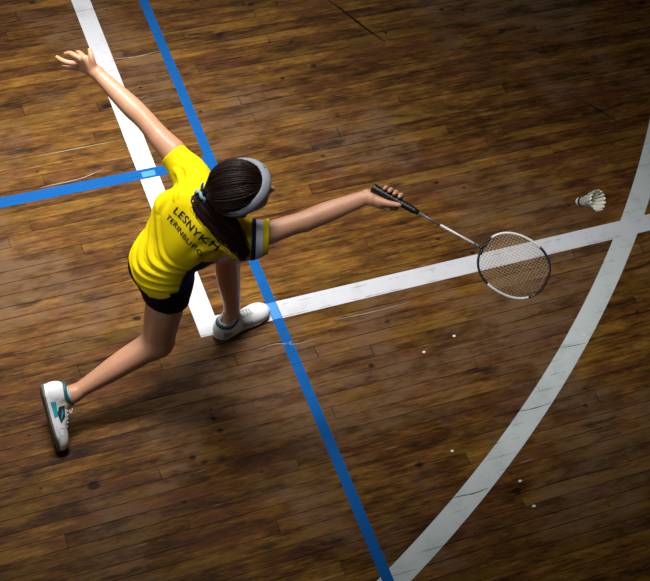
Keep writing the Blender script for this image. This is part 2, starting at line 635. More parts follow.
def fast_mesh(name, verts, faces):
    me = bpy.data.meshes.new(name)
    nf = len(faces)
    me.vertices.add(len(verts))
    me.vertices.foreach_set('co', verts.astype(np.float32).ravel())
    me.loops.add(nf * 4)
    me.loops.foreach_set('vertex_index', faces.astype(np.int32).ravel())
    me.polygons.add(nf)
    me.polygons.foreach_set('loop_start', np.arange(nf, dtype=np.int32) * 4)
    me.polygons.foreach_set('loop_total', np.full(nf, 4, np.int32))
    me.update(calc_edges=True)
    me.validate()
    # orient outwards
    bm = bmesh.new(); bm.from_mesh(me)
    bmesh.ops.recalc_face_normals(bm, faces=bm.faces)
    for _ in range(2):
        bmesh.ops.smooth_vert(bm, verts=bm.verts, factor=0.5, use_axis_x=True, use_axis_y=True, use_axis_z=True)
    bm.to_mesh(me); bm.free()
    return me


def cap(a, b, ra, rb):
    a, b = np.asarray(a, float), np.asarray(b, float)
    ba = b - a
    L = ba @ ba + 1e-12
    R = max(ra, rb)

    def fn(x, y, z):
        t = np.clip(((x - a[0]) * ba[0] + (y - a[1]) * ba[1] + (z - a[2]) * ba[2]) / L, 0, 1)
        return np.sqrt((x - a[0] - t * ba[0]) ** 2 + (y - a[1] - t * ba[1]) ** 2 + (z - a[2] - t * ba[2]) ** 2) - (ra + (rb - ra) * t)
    return fn, np.minimum(a, b) - R, np.maximum(a, b) + R


def chain(F, pts, radii, k=0.006, sub=4):
    """a limb: spline of capsules hard-joined in a run, blended into what is there"""
    P = catmull(pts, sub)
    R = catmull(np.array(radii, float)[:, None] * np.ones((1, 3)), sub)[:, 0]
    segs = [cap(P[i], P[i + 1], R[i], R[i + 1]) for i in range(len(P) - 1)]
    lo = np.min([s[1] for s in segs], 0)
    hi = np.max([s[2] for s in segs], 0)

    def fn(x, y, z):
        d = segs[0][0](x, y, z)
        for s in segs[1:]:
            d = np.minimum(d, s[0](x, y, z))
        return d
    F.union((fn, lo, hi), k)


def ell(c, axes, r):
    """ellipsoid: axes = 3 unit rows, r = 3 half sizes"""
    c = np.asarray(c, float)
    A = np.asarray(axes, float)
    r = np.asarray(r, float)
    R = max(r)

    def fn(x, y, z):
        q = [(x - c[0]) * A[i][0] + (y - c[1]) * A[i][1] + (z - c[2]) * A[i][2] for i in range(3)]
        k0 = np.sqrt(sum((q[i] / r[i]) ** 2 for i in range(3)))
        k1 = np.sqrt(sum((q[i] / r[i] ** 2) ** 2 for i in range(3))) + 1e-9
        return k0 * (k0 - 1) / k1
    return fn, c - R, c + R


def cutcyl(a, axis, r, L):
    """flat-started cylinder from a along axis"""
    a = np.asarray(a, float)
    ax = unit(axis)

    def fn(x, y, z):
        t = (x - a[0]) * ax[0] + (y - a[1]) * ax[1] + (z - a[2]) * ax[2]
        d2 = (x - a[0]) ** 2 + (y - a[1]) ** 2 + (z - a[2]) ** 2 - t * t
        return np.maximum(np.sqrt(np.maximum(d2, 0)) - r, np.maximum(-t, t - L))
    e = a + ax * L
    return fn, np.minimum(a, e) - r, np.maximum(a, e) + r


def halfspace(a, n, blo, bhi):
    """solid on the side n points to"""
    a = np.asarray(a, float); n = unit(n)
    return (lambda x, y, z: -((x - a[0]) * n[0] + (y - a[1]) * n[1] + (z - a[2]) * n[2])), blo, bhi


def skin_of(src, halfspaces, offset, name, m, parent, thick=0.0):
    """a piece cut from another mesh by planes (inside = behind every normal), lifted a little off it"""
    bm = bmesh.new(); bm.from_mesh(src)
    bm.normal_update()
    for p, n in halfspaces:
        bmesh.ops.bisect_plane(bm, geom=bm.verts[:] + bm.edges[:] + bm.faces[:], dist=1e-6,
                               plane_co=Vector(p), plane_no=Vector(n), clear_outer=True)
    bm.normal_update()
    for v in bm.verts:
        v.co += v.normal * offset
    me = bpy.data.meshes.new(name)
    bm.to_mesh(me); bm.free()
    return link_mesh(name, me, m, parent)


# ------------------------------------------------------------------ the player: joints in the hall
pel = V(-0.246, -0.130, 0.620)
neck = V(-0.103, -0.168, 0.980)
sL, eL, wL = V(-0.134, -0.014, 0.950), V(-0.229, 0.186, 1.020), V(-0.338, 0.385, 1.070)
sR, eR, wR = V(-0.033, -0.312, 0.930), V(0.172, -0.308, 0.965), V(0.379, -0.305, 1.015)
hL, kL, aL = V(-0.262, -0.074, 0.605), V(0.065, 0.020, 0.440), V(0.073, -0.047, 0.085)
hR, kR, aR = V(-0.232, -0.176, 0.600), V(-0.278, -0.215, 0.290), V(-0.598, -0.262, 0.158)
T = unit(neck - pel)                                   # torso up
Rr = unit((sR - sL) - T * ((sR - sL) @ T))             # her right
Fw = np.cross(T, Rr)                                   # chest direction
HR = unit(hR - hL)
HF = np.cross(V(0, 0, 1), HR)
HA = (HR, HF, V(0, 0, 1))
TA = (Rr, Fw, T)
pc = pel - HF * 0.012 + V(0, -0.004, 0)                # middle of the seat
hd = V(-0.060, -0.261, 1.130)
hf = unit(V(0.93, -0.20, 0.20))
hr = unit(np.cross(hf, V(0.02, -0.28, 1)))             # head tipped towards her right shoulder
hu = np.cross(hr, hf)


def tp(r, f, t, o=pel):
    return o + Rr * r + Fw * f + T * t


def hp(f, r, u):
    return hd + hf * f + hr * r + hu * u


# racket frame
butt = V(0.394, -0.297, 1.050)
rd = unit(V(0.4274, -0.4844, -0.050))
view = V(-0.3059, -0.5072, 0.8057)
rn = unit(view - rd * (view @ rd))                     # racket face normal
rw = np.cross(rn, rd)                                  # across the face
side_n = unit(np.cross(V(0, 0, 1), rd))                # north side of the handle
upn = np.cross(rd, side_n)


def gp(s, phi, r):
    a = math.radians(phi)
    return butt + rd * s + r * (math.cos(a) * side_n + math.sin(a) * upn)


def torso(F, grow=0.0):
    g = grow
    F.union(ell(pc + HF * 0.006 + V(0, 0, -0.01), HA, (0.100 + g, 0.080 + g, 0.100 + g)), 0.0)
    F.union(ell(hR - HF * 0.012 + V(0, 0, -0.012), HA, (0.058 + g, 0.066 + g, 0.080 + g)), 0.04)
    F.union(ell(hL - HF * 0.012 + V(0, 0, -0.012), HA, (0.058 + g, 0.066 + g, 0.080 + g)), 0.04)
    F.union(ell(tp(-0.006, -0.004, 0.13), TA, (0.088 + g, 0.070 + g, 0.13 + g)), 0.045)
    F.union(ell(tp(0, 0.0, 0.255), TA, (0.112 + g, 0.082 + g, 0.130 + g)), 0.05)
    F.union(ell(tp(0.045, 0.050, 0.24), TA, (0.042 + g, 0.038 + g, 0.040 + g)), 0.03)
    F.union(ell(tp(-0.045, 0.050, 0.24), TA, (0.042 + g, 0.038 + g, 0.040 + g)), 0.03)
    F.union(cap(sL, neck - T * 0.02, 0.042 + g, 0.048 + g), 0.04)
    F.union(cap(sR, neck - T * 0.02, 0.042 + g, 0.048 + g), 0.04)


# ---- body: one continuous surface
print('body...')
F = Field((-0.74, -0.46, 0.02), (0.55, 0.54, 1.27), 0.0032)
torso(F)
nb = neck - T * 0.01
chain(F, [nb, neck + V(0.022, -0.035, 0.045), hp(-0.025, 0, -0.06)], [0.050, 0.045, 0.048], 0.03)
# head
HX = (hf, hr, hu)
F.union(ell(hp(-0.003, 0, 0.022), HX, (0.083, 0.072, 0.081)), 0.02)
F.union(ell(hp(0.022, 0, -0.028), HX, (0.066, 0.058, 0.070)), 0.03)
F.union(ell(hp(0.045, 0, -0.078), HX, (0.034, 0.034, 0.028)), 0.03)
F.union(ell(hp(0.058, 0.030, -0.030), HX, (0.022, 0.022, 0.018)), 0.02)
F.union(ell(hp(0.058, -0.030, -0.030), HX, (0.022, 0.022, 0.018)), 0.02)
F.union(cap(hp(0.080, 0, 0.008), hp(0.103, 0, -0.026), 0.007, 0.0095), 0.008)
F.union(cap(hp(0.092, 0.009, -0.029), hp(0.092, -0.009, -0.029), 0.0065, 0.0065), 0.006)
for s in (-1, 1):
    F.cut(ell(hp(0.091, s * 0.031, 0.004), HX, (0.013, 0.016, 0.010)), 0.010)
    F.union(ell(hp(-0.004, s * 0.073, -0.018), HX, (0.017, 0.006, 0.029)), 0.006)
    F.union(cap(hp(-0.016, s * 0.079, -0.002), hp(-0.008, s * 0.081, 0.006), 0.004, 0.004), 0.004)
# arms
chain(F, [sL, sL * 0.5 + eL * 0.5, eL, eL * 0.72 + wL * 0.28, eL * 0.3 + wL * 0.7, wL],
      [0.044, 0.0385, 0.034, 0.0355, 0.028, 0.0220], 0.02)
F.union(cap(sL * 0.6 + eL * 0.4 + V(0.01, 0.004, 0.008), sL * 0.35 + eL * 0.65, 0.033, 0.028), 0.02)
chain(F, [sR, sR * 0.5 + eR * 0.5, eR, eR * 0.72 + wR * 0.28, eR * 0.3 + wR * 0.7, wR],
      [0.044, 0.036, 0.032, 0.0350, 0.029, 0.0235], 0.02)
F.union(cap(eR + V(-0.008, -0.006, -0.012), eR + V(0.02, 0.004, -0.006), 0.024, 0.026), 0.02)
# legs
midL = hL * 0.5 + kL * 0.5
chain(F, [hL, midL, kL * 0.9 + hL * 0.1, kL], [0.070, 0.060, 0.052, 0.050], 0.04)
chain(F, [kL, kL * 0.75 + aL * 0.25 + V(-0.014, 0, 0), kL * 0.5 + aL * 0.5 + V(-0.010, 0, 0), kL * 0.2 + aL * 0.8, aL],
      [0.048, 0.047, 0.043, 0.034, 0.031], 0.03)
midR = hR * 0.5 + kR * 0.5
chain(F, [hR, midR + V(-0.006, -0.004, 0), kR * 0.9 + hR * 0.1, kR], [0.070, 0.066, 0.056, 0.052], 0.04)
chain(F, [kR, kR * 0.75 + aR * 0.25 + V(0, 0, 0.006), kR * 0.5 + aR * 0.5 + V(0, 0, 0.004), kR * 0.2 + aR * 0.8, aR],
      [0.050, 0.048, 0.043, 0.032, 0.0265], 0.03)
# feet inside the shoes
fL0, fL1 = V(0.030, -0.066, 0.045), V(0.180, -0.012, 0.030)
chain(F, [aL, V(0.098, -0.044, 0.044), fL1], [0.031, 0.024, 0.016], 0.015)
F.union(cap(aL, fL0, 0.028, 0.024), 0.015)
# right (trailing) foot frame
gx = unit(V(0.05, -0.71, -0.70))                       # heel to toe
gz = unit(V(1.0, 0.10, 0.07) - gx * (V(1.0, 0.10, 0.07) @ gx))
gy = np.cross(gz, gx)
heelR = V(-0.712, -0.224, 0.196)
chain(F, [aR, heelR + gx * 0.11 + gz * 0.042, heelR + gx * 0.18 + gz * 0.028], [0.0255, 0.022, 0.015], 0.015)
F.union(cap(aR, heelR + gx * 0.040 + gz * 0.045, 0.0250, 0.022), 0.02)

# left hand, open, its back towards the viewer
iK, mK, rK, pK = V(-0.3690, 0.4207, 1.110), V(-0.3750, 0.4300, 1.095), V(-0.3796, 0.4382, 1.075), V(-0.3780, 0.4360, 1.053)
for q, (r0_, r1_) in zip((iK, mK, rK, pK), ((0.019, 0.013), (0.020, 0.0135), (0.0205, 0.0135), (0.021, 0.0135))):
    F.union(cap(wL, q, r0_, r1_), 0.008)
chain(F, [iK, V(-0.3738, 0.4654, 1.090), V(-0.3750, 0.4929, 1.070)], [0.0105, 0.0088, 0.0070], 0.003)
chain(F, [mK, V(-0.396, 0.4465, 1.104), V(-0.4065, 0.4709, 1.094), V(-0.4183, 0.4847, 1.080)], [0.0108, 0.0092, 0.0082, 0.0066], 0.003)
chain(F, [rK, V(-0.4133, 0.440, 1.080), V(-0.4358, 0.4572, 1.080), V(-0.447, 0.4863, 1.070)], [0.0105, 0.0092, 0.0082, 0.0066], 0.003)
chain(F, [pK, V(-0.4126, 0.4433, 1.053), V(-0.4352, 0.4612, 1.046)], [0.0100, 0.0082, 0.0064], 0.003)
chain(F, [wL * 0.75 + iK * 0.25, V(-0.3500, 0.4086, 1.118), V(-0.3495, 0.4336, 1.134)], [0.0150, 0.0105, 0.0075], 0.005)

# right hand, palm up under the racket handle
ks = (0.038, 0.056, 0.075, 0.094)
kn = [gp(s, -112 + 6 * i, 0.031) for i, s in enumerate(ks)]
for q in kn:
    F.union(cap(wR, q, 0.0195, 0.0135), 0.010)
F.union(cap(wR, gp(0.045, -150, 0.034), 0.020, 0.0185), 0.010)
F.union(cap(gp(0.03, -135, 0.034), gp(0.078, -130, 0.033), 0.0150, 0.0135), 0.010)
for i, s in enumerate(ks):
    rr = (0.0068, 0.0076, 0.0080, 0.0078)[i]
    fr = 0.0150 + rr
    chain(F, [kn[i], gp(s + 0.001, -60, fr + 0.006), gp(s + 0.002, -5, fr + 0.004), gp(s + 0.001, 45, fr + 0.001), gp(s, 88, fr + 0.0005)],
          [0.0095, rr * 1.1, rr * 1.05, rr, rr * 0.86], 0.0025)
chain(F, [gp(0.035, -165, 0.034), gp(0.068, 178, 0.030), gp(0.090, 165, 0.0255), gp(0.108, 150, 0.0225)], [0.016, 0.0115, 0.0095, 0.0075], 0.006)
# the fingers hold the handle, they do not run into it
F.cut(cap(butt - rd * 0.004, butt + rd * 0.17, 0.0152, 0.0138), 0.0)

player = empty('person', (0.0, 0.0, 0.0))
tag(player, 'badminton player in yellow jersey and black shorts lunging to reach with a racket', 'person')
v_, f_ = F.mesh()
body = link_mesh('body', fast_mesh('body', v_, f_), M['skin'], player)
del F

# eyes, brows, lips, nails
for s in (-1, 1):
    c = hp(0.0735, s * 0.031, 0.003)
    vv, ff = lathe(c - hf * 0.0115, hf, [(0.0115 * (1 - math.cos(a)), 0.0115 * math.sin(a)) for a in np.linspace(0.02, math.pi - 0.02, 12)], 16)
    e = obj_vf('eye', vv, ff, M['eye'], player)
    vv, ff = lathe(c + hf * 0.0100, hf, [(0, 0.0062), (0.0008, 0.0055), (0.0015, 0.002), (0.0017, 0.0)], 14)
    obj_vf('iris', vv, ff, M['iris'], e)
    for z0, zm, rr in ((0.006, 0.0105, 0.0040), (-0.004, -0.0075, 0.0032)):   # lids
        pl = catmull([hp(0.074, s * 0.018, 0.000), hp(0.0825, s * 0.025, z0), hp(0.0835, s * 0.032, zm * 0.72), hp(0.079, s * 0.040, z0), hp(0.071, s * 0.046, 0.001)], 5)
        obj_vf('eyelid', *tube(pl, rr * np.sin(np.linspace(0.35, math.pi - 0.35, len(pl))), 8), M['skin'], e)
    pts = [hp(0.084, s * 0.014, 0.020), hp(0.087, s * 0.028, 0.024), hp(0.079, s * 0.046, 0.020)]
    obj_vf('eyebrow', *tube(catmull(pts, 5), 0.0028, 6), M['hair'], player)
lp = catmull([hp(0.078, -0.020, -0.058), hp(0.087, -0.008, -0.054), hp(0.088, 0.0, -0.056), hp(0.087, 0.008, -0.054), hp(0.078, 0.020, -0.058)], 5)
lp2 = catmull([hp(0.078, -0.018, -0.060), hp(0.085, -0.008, -0.0635), hp(0.0865, 0.0, -0.0645), hp(0.085, 0.008, -0.0635), hp(0.078, 0.018, -0.060)], 5)
tp_ = np.sin(np.linspace(0.2, math.pi - 0.2, len(lp)))
obj_vf('lips', *merge([tube(lp, 0.0042 * tp_, 8), tube(lp2, 0.0046 * tp_, 8)]), M['lips'], player)


# ------------------------------------------------------------------ jersey
print('jersey...')


def sleeve_pts(s, e):
    return s, s + (e - s) * 0.9


cuffL = sL + unit(eL - sL) * 0.088
cuffR = sR + unit(eR - sR) * 0.074
sdirL, sdirR = unit(eL - sL), unit(eR - sR)


def jersey_solid(F, g):
    torso(F, 0.012 + g)
    # loose back hanging from the shoulder blades to the seat
    F.union(cap(tp(-0.045, -0.022, 0.32), tp(-0.040, -0.018, 0.05), 0.068 + g, 0.074 + g), 0.03)
    F.union(cap(tp(0.042, -0.024, 0.32), tp(0.020, -0.034, 0.08), 0.068 + g, 0.060 + g), 0.03)
    F.union(cap(tp(-0.100, -0.036, 0.235), tp(-0.062, -0.006, 0.10), 0.052 + g, 0.050 + g), 0.04)
    F.union(ell(pc + V(0, 0, 0.025), HA, (0.102 + g, 0.086 + g, 0.125 + g)), 0.04)
    # the front hangs away from the belly
    F.union(cap(tp(0.018, 0.022, 0.26), tp(0.005, 0.006, 0.14), 0.068 + g, 0.058 + g), 0.04)
    F.union(cap(tp(0.072, 0.015, 0.27), tp(0.058, 0.022, 0.17), 0.060 + g, 0.050 + g), 0.04)
    for s, d, k, up in ((sL, sdirL, 1.0, V(0, 0, 0.003)), (sR, sdirR, 1.18, V(0, -0.014, -0.014))):
        F.union(cap(s - d * 0.02, s + d * 0.14 + up, (0.050 + g) * k, (0.043 + g) * k), 0.035)
        F.union(cap(s + d * 0.02 + V(0, 0, -0.02), s + d * 0.14 + V(0, 0, -0.014), (0.040 + g) * k, (0.040 + g) * k), 0.02)


# creases of the cloth: polylines in torso coordinates (to her right, up her back) with height and width
CREASES = []
for a, b, c, amp, wd in (((-0.125, 0.030), (-0.02, -0.035), (0.112, 0.045), 0.0050, 0.011),
                         ((-0.130, 0.085), (-0.03, 0.010), (0.112, 0.075), 0.0060, 0.012),
                         ((-0.125, 0.140), (-0.02, 0.050), (0.110, 0.100), 0.0055, 0.012),
                         ((-0.120, 0.195), (-0.01, 0.100), (0.110, 0.120), 0.0050, 0.011),
                         ((-0.110, 0.245), (0.005, 0.150), (0.108, 0.145), 0.0035, 0.010),
                         ((-0.100, -0.010), (-0.03, -0.055), (0.070, -0.020), 0.0040, 0.010),
                         ((-0.135, 0.340), (-0.110, 0.300), (-0.095, 0.245), 0.0060, 0.010),
                         ((-0.165, 0.345), (-0.130, 0.350), (-0.080, 0.330), 0.0050, 0.010),
                         ((-0.160, 0.385), (-0.115, 0.375), (-0.075, 0.350), 0.0045, 0.009),
                         ((0.150, 0.330), (0.110, 0.290), (0.100, 0.220), 0.0055, 0.011)):
    CREASES.append((catmull([(*a, 0), (*b, 0), (*c, 0)], 8)[:, :2], amp, wd))


def crease(me):
    co = np.empty(len(me.vertices) * 3, np.float32)
    no = np.empty(len(me.vertices) * 3, np.float32)
    me.vertices.foreach_get('co', co)
    me.vertices.foreach_get('normal', no)
    co = co.reshape(-1, 3).astype(float); no = no.reshape(-1, 3).astype(float)
    rel = co - pel
    r, t, f = rel @ Rr, rel @ T, rel @ Fw
    disp = np.zeros(len(co))
    for pl, amp, wd in CREASES:
        best = np.full(len(co), 9.0); par = np.zeros(len(co))
        for i in range(len(pl) - 1):
            a, b = pl[i], pl[i + 1]
            ba = b - a
            q = np.clip(((r - a[0]) * ba[0] + (t - a[1]) * ba[1]) / (ba @ ba), 0, 1)
            d = np.hypot(r - a[0] - q * ba[0], t - a[1] - q * ba[1])
            m = d < best
            best[m] = d[m]; par[m] = (i + q[m]) / (len(pl) - 1)
        u = best / wd
        disp += amp * np.sin(math.pi * np.clip(par * 0.9 + 0.05, 0, 1)) ** 0.6 * (np.exp(-u * u) - 0.35 * np.exp(-((u - 1.7) ** 2) * 2))
    disp *= 1.5 * np.clip((0.03 - f) / 0.04, 0, 1)
    co += no * disp[:, None]
    me.vertices.foreach_set('co', co.astype(np.float32).ravel())
    me.update()


nR = unit(sdirR + V(0.0, -0.38, -0.10))
JLO, JHI, JH = (-0.50, -0.46, 0.40), (0.16, 0.22, 1.10), 0.0027
F = Field(JLO, JHI, JH)
jersey_solid(F, 0.0)
G = Field(JLO, JHI, JH)
jersey_solid(G, -0.0055)
hem_p = pel + V(0, 0, -0.012)
hem_n = unit(V(0.22, -0.40, 1.0))
inner = (lambda G_: (lambda x, y, z: G_))(G.v)
F.v = np.maximum(F.v, -G.v)
F.cut(halfspace(hem_p, -hem_n, JLO, JHI))
F.cut(cutcyl(cuffL, sdirL, 0.10, 0.25))
F.cut(cutcyl(cuffR, nR, 0.11, 0.25))
F.cut(cap(neck - T * 0.005 + Fw * 0.02, neck + T * 0.12 + Fw * 0.03, 0.056, 0.075))
v_, f_ = F.mesh()
jm = fast_mesh('jersey', v_, f_)
crease(jm)
jersey = link_mesh('jersey', jm, M['yellow'], player)
tag(jersey, 'yellow short-sleeved sports jersey')
bvhJ = BVHTree.FromPolygons([v.co.copy() for v in jm.vertices], [tuple(p.vertices) for p in jm.polygons])
del F, G

# sleeve stripes, cuff side: yellow cuff, white band, navy band
for name, a, b, m in (('white_stripe', -0.042, -0.019, M['white_fabric']), ('navy_stripe', -0.056, -0.042, M['navy'])):
    skin_of(jm, [(cuffR + nR * b, nR), (cuffR + nR * a, -nR), (cuffR - nR * 0.06 + Rr * 0.0, V(-0.9, 0.45, 0)), (sR + V(0, 0.075, 0), V(0, 1, 0))],
            0.0014, name, m, jersey)
# navy panel down her right side
skin_of(jm, [(tp(0.075, 0, 0), -Rr), (tp(0, 0.045, 0), Fw), (tp(0, -0.038, 0), -Fw), (tp(0, 0, 0.22), T)], 0.0014, 'side_panel', M['navy'], jersey)
# navy collar ring
cv = []
for k in range(40):
    a = 2 * math.pi * k / 40
    cv.append(neck + T * (0.012 - 0.012 * math.cos(a)) + Rr * 0.064 * math.sin(a) + Fw * (0.012 + 0.060 * math.cos(a)))
obj_vf('collar', *tube(np.array(cv), 0.010, 10, closed=True, flat=0.7), M['navy'], jersey)


def lettering(text, size, r_mid, t_mid, name, bend=0.0, stretch=1.0):
    """text lying on the back: x of the text runs to her right, y runs up her back"""
    cu = bpy.data.curves.new(name, 'FONT')
    cu.body = text
    cu.size = size
    cu.align_x = 'CENTER'
    cu.offset = size * 0.012
    cu.space_character = 1.08
    tmp = bpy.data.objects.new(name, cu)
    COL.objects.link(tmp)
    dg = bpy.context.evaluated_depsgraph_get()
    dg.update()
    me = bpy.data.meshes.new_from_object(tmp.evaluated_get(dg))
    bpy.data.objects.remove(tmp)
    bm = bmesh.new(); bm.from_mesh(me)
    xs = [v.co.x for v in bm.verts]
    st = 0.006
    for ax, lo, hi in ((0, min(xs), max(xs)), (1, -0.02, size)):
        q = lo
        while q < hi:
            co = Vector((q, 0, 0)) if ax == 0 else Vector((0, q, 0))
            no = Vector((1, 0, 0)) if ax == 0 else Vector((0, 1, 0))
            bmesh.ops.bisect_plane(bm, geom=bm.verts[:] + bm.edges[:] + bm.faces[:], dist=1e-6, plane_co=co, plane_no=no)
            q += st
    for v in bm.verts:
        x, y = v.co.x * stretch, v.co.y
        o = tp(r_mid + x, -0.35, t_mid + y - bend * x * x)
        hit = bvhJ.ray_cast(Vector(o), Vector(Fw))
        v.co = (hit[0] + hit[1] * 0.0016) if hit[0] is not None else Vector(tp(r_mid + x, -0.1, t_mid + y))
    bm.normal_update()
    me2 = bpy.data.meshes.new(name)
    bm.to_mesh(me2); bm.free()
    return link_mesh(name, me2, M['print'], jersey)


lettering('LESNYKH', 0.041, 0.042, 0.318, 'lettering', 2.2)
lettering('TERINBURG', 0.030, 0.030, 0.274, 'lettering', 2.2)

# ------------------------------------------------------------------ shorts
print('shorts...')


def shorts_solid(F, g):
    F.union(ell(pc + V(0, 0, -0.01), HA, (0.108 + g, 0.092 + g, 0.115 + g)), 0.0)
    F.union(ell(hR - HF * 0.014 + V(0, 0, -0.015), HA, (0.064 + g, 0.074 + g, 0.095 + g)), 0.03)
    F.union(ell(hL - HF * 0.012 + V(0, 0, -0.015), HA, (0.064 + g, 0.080 + g, 0.095 + g)), 0.03)
    F.union(cap(hR + V(-0.002, 0, 0.02), midR + V(-0.006, -0.004, -0.02), 0.078 + g, 0.081 + g), 0.03)
    F.union(cap(hL + V(0, 0, 0.0), midL + V(0.02, 0, 0), 0.074 + g, 0.078 + g), 0.03)


SLO, SHI = (-0.48, -0.40, 0.30), (0.08, 0.16, 0.78)
F = Field(SLO, SHI, 0.003)
G = Field(SLO, SHI, 0.003)
shorts_solid(F, 0.0)
shorts_solid(G, -0.006)
F.v = np.maximum(F.v, -G.v)
dR = unit(midR - hR)
dL = unit(midL - hL)
F.cut(cutcyl(hR + dR * 0.085, dR, 0.16, 0.2))
F.cut(cutcyl(hL + dL * 0.12, dL, 0.16, 0.2))
F.cut(halfspace(pel + V(0, 0, 0.07), V(0, 0, 1), SLO, SHI))
# the small slit in the hem of the right leg
F.cut(cap(hR + dR * 0.085 + V(-0.035, -0.11, 0), hR + dR * 0.052 + V(-0.035, -0.11, 0), 0.008, 0.001))
v_, f_ = F.mesh()
shorts = link_mesh('shorts', fast_mesh('shorts', v_, f_), M['black_fabric'], player)
del F, G

# ------------------------------------------------------------------ hair, band
print('hair...')
HC = hp(-0.002, 0, 0.022)
HRAD = V(0.089, 0.079, 0.088)
tie_p = V(-0.170, -0.229, 1.108)
tie_d = unit(tie_p - HC)


def scalp(d, lift=0.0):
    """point on the scalp ellipsoid in the direction d (head axes f, r, u)"""
    d = unit(d)
    k = 1 / math.sqrt(sum((d[i] / (HRAD[i] + lift)) ** 2 for i in range(3)))
    return HC + k * (d[0] * hf + d[1] * hr + d[2] * hu)


td = V(tie_d @ hf, tie_d @ hr, tie_d @ hu)
parts = []
# cap under the strands
F = Field(hd - 0.16, hd + 0.16, 0.0035)
F.union(ell(HC, HX, HRAD), 0)
F.union(ell(HC - hf * 0.034 - hu * 0.012, HX, (0.060, 0.064, 0.068)), 0.02)
F.cut(halfspace(hp(0.058, 0, 0.03), unit(hf * 0.86 - hu * 0.5), hd - 0.16, hd + 0.16), 0.004)
F.cut(halfspace(hp(-0.03, 0, -0.055), -hu, hd - 0.16, hd + 0.16), 0.004)
v_, f_ = F.mesh()
cap_me = fast_mesh('hair', v_, f_)
cap_v = [tuple(v.co) for v in cap_me.vertices]
cap_f = [tuple(p.vertices) for p in cap_me.polygons]
parts.append((cap_v, cap_f))
end_p = tie_p
for i in range(1100):
    # starting directions along the hair line: forehead, temples, behind the ears, nape
    a = 2 * math.pi * (i / 1100.0)
    st = V(0.62 * math.cos(a), 0.95 * math.sin(a), 0.55 * math.cos(a) + 0.10)
    if math.cos(a) > 0:
        st = V(0.80 * math.cos(a) ** 0.7, 0.95 * math.sin(a), 0.50 * math.cos(a) + 0.02 + 0.75 * random.random())
    else:
        st = V(0.75 * math.cos(a), 0.9 * math.sin(a), -0.42 + 0.12 * random.random())
    st = unit(unit(st) + 0.06 * RNG.normal(size=3))
    lift = 0.004 + 0.006 * random.random()
    pts = []
    nseg = 13
    bul = random.uniform(-0.004, 0.006)
    for k in range(nseg + 1):
        s = k / nseg
        om = math.acos(max(-1, min(1, st @ td)))
        d = (math.sin((1 - s) * om) * st + math.sin(s * om) * td) / max(math.sin(om), 1e-3)
        p = scalp(d, lift + bul * math.sin(math.pi * s))
        w = max(0.0, (s - 0.72) / 0.28) ** 1.6
        p = p * (1 - w) + (end_p + 0.006 * RNG.normal(size=3) * (1 - 0.4 * s)) * w
        pts.append(p)
    parts.append(tube(np.array(pts), np.linspace(0.0011, 0.0017, nseg + 1) * random.uniform(0.8, 1.5), 4))
for i in range(90):
    st = unit(RNG.normal(size=3) + V(-0.1, 0, 0.9))
    p0 = scalp(st, 0.006)
    out = unit(p0 - HC)
    sd = unit(np.cross(out, RNG.normal(size=3)))
    L_ = random.uniform(0.02, 0.05)
    parts.append(tube(catmull([p0, p0 + sd * L_ * 0.5 + out * 0.006, p0 + sd * L_ + out * random.uniform(-0.002, 0.008)], 4), np.linspace(0.0006, 0.00025, 9), 3))
hair = obj_vf('hair', *merge(parts), M['hair'], player)
tag(hair, 'long dark brown hair tied in a ponytail')
# ponytail: falls from the tie over the right shoulder blade
guide = catmull([tie_p + V(0.012, 0, 0), tie_p + V(-0.012, -0.010, -0.004), V(-0.163, -0.272, 1.082), V(-0.130, -0.314, 1.048), V(-0.098, -0.358, 1.012), V(-0.072, -0.398, 0.962)], 6)
pt = []
ng = len(guide)
for i in range(560):
    a = random.random() * 2 * math.pi
    rad = math.sqrt(random.random())
    L = int(ng * (0.72 + 0.28 * random.random())) if random.random() < 0.7 else ng
    wave = RNG.normal(size=3) * 0.0065
    fan = V(math.cos(a), 0.8 * math.cos(a) * 0.6, 0.55 * math.sin(a))
    pts = []
    for k in range(L):
        s = k / (ng - 1)
        prof = 0.011 + 0.034 * min(1, s * 2.4) - 0.022 * max(0, s - 0.70) / 0.30
        side = V(math.cos(a) * 0.85, math.cos(a) * 0.5, 0) + V(0.1, 0.1, 0.62) * math.sin(a)
        pts.append(guide[k] + side * prof * rad + wave * math.sin(s * 6 + i))
    pt.append(tube(np.array(pts), np.linspace(0.0017, 0.0006, L) * random.uniform(0.8, 1.3), 4))
ponytail = obj_vf('ponytail', *merge(pt), M['hair'], hair)
# loose strands on the back of the jersey
lo = []
for i in range(26):
    e = V(-0.14 + 0.03 * random.random(), -0.345 - 0.03 * random.random(), 1.0)
    s0 = guide[random.randint(8, 16)]
    mid = s0 + V(-0.026 * random.random() - 0.008, 0.02 * random.random() - 0.01, -0.03)
    e = mid + V(0.01 + 0.03 * random.random(), -0.03 * random.random() - 0.01, -0.03)
    lo.append(tube(catmull([s0, mid, e], 5), np.linspace(0.0011, 0.0004, 11), 3))
obj_vf('loose_strands', *merge(lo), M['hair'], hair)
ht = []
for k in range(24):
    a = 2 * math.pi * k / 24
    td3 = unit(V(-0.75, -0.25, -0.15))
    u1 = unit(np.cross(td3, V(0, 0, 1))); u2 = np.cross(td3, u1)
    ht.append(tie_p + V(-0.012, -0.010, 0.004) + 0.0215 * (math.cos(a) * u1 + math.sin(a) * u2) + 0.003 * math.sin(5 * a) * td3)
obj_vf('hair_tie', *tube(np.array(ht), 0.0055, 8, closed=True), M['tie'], player)

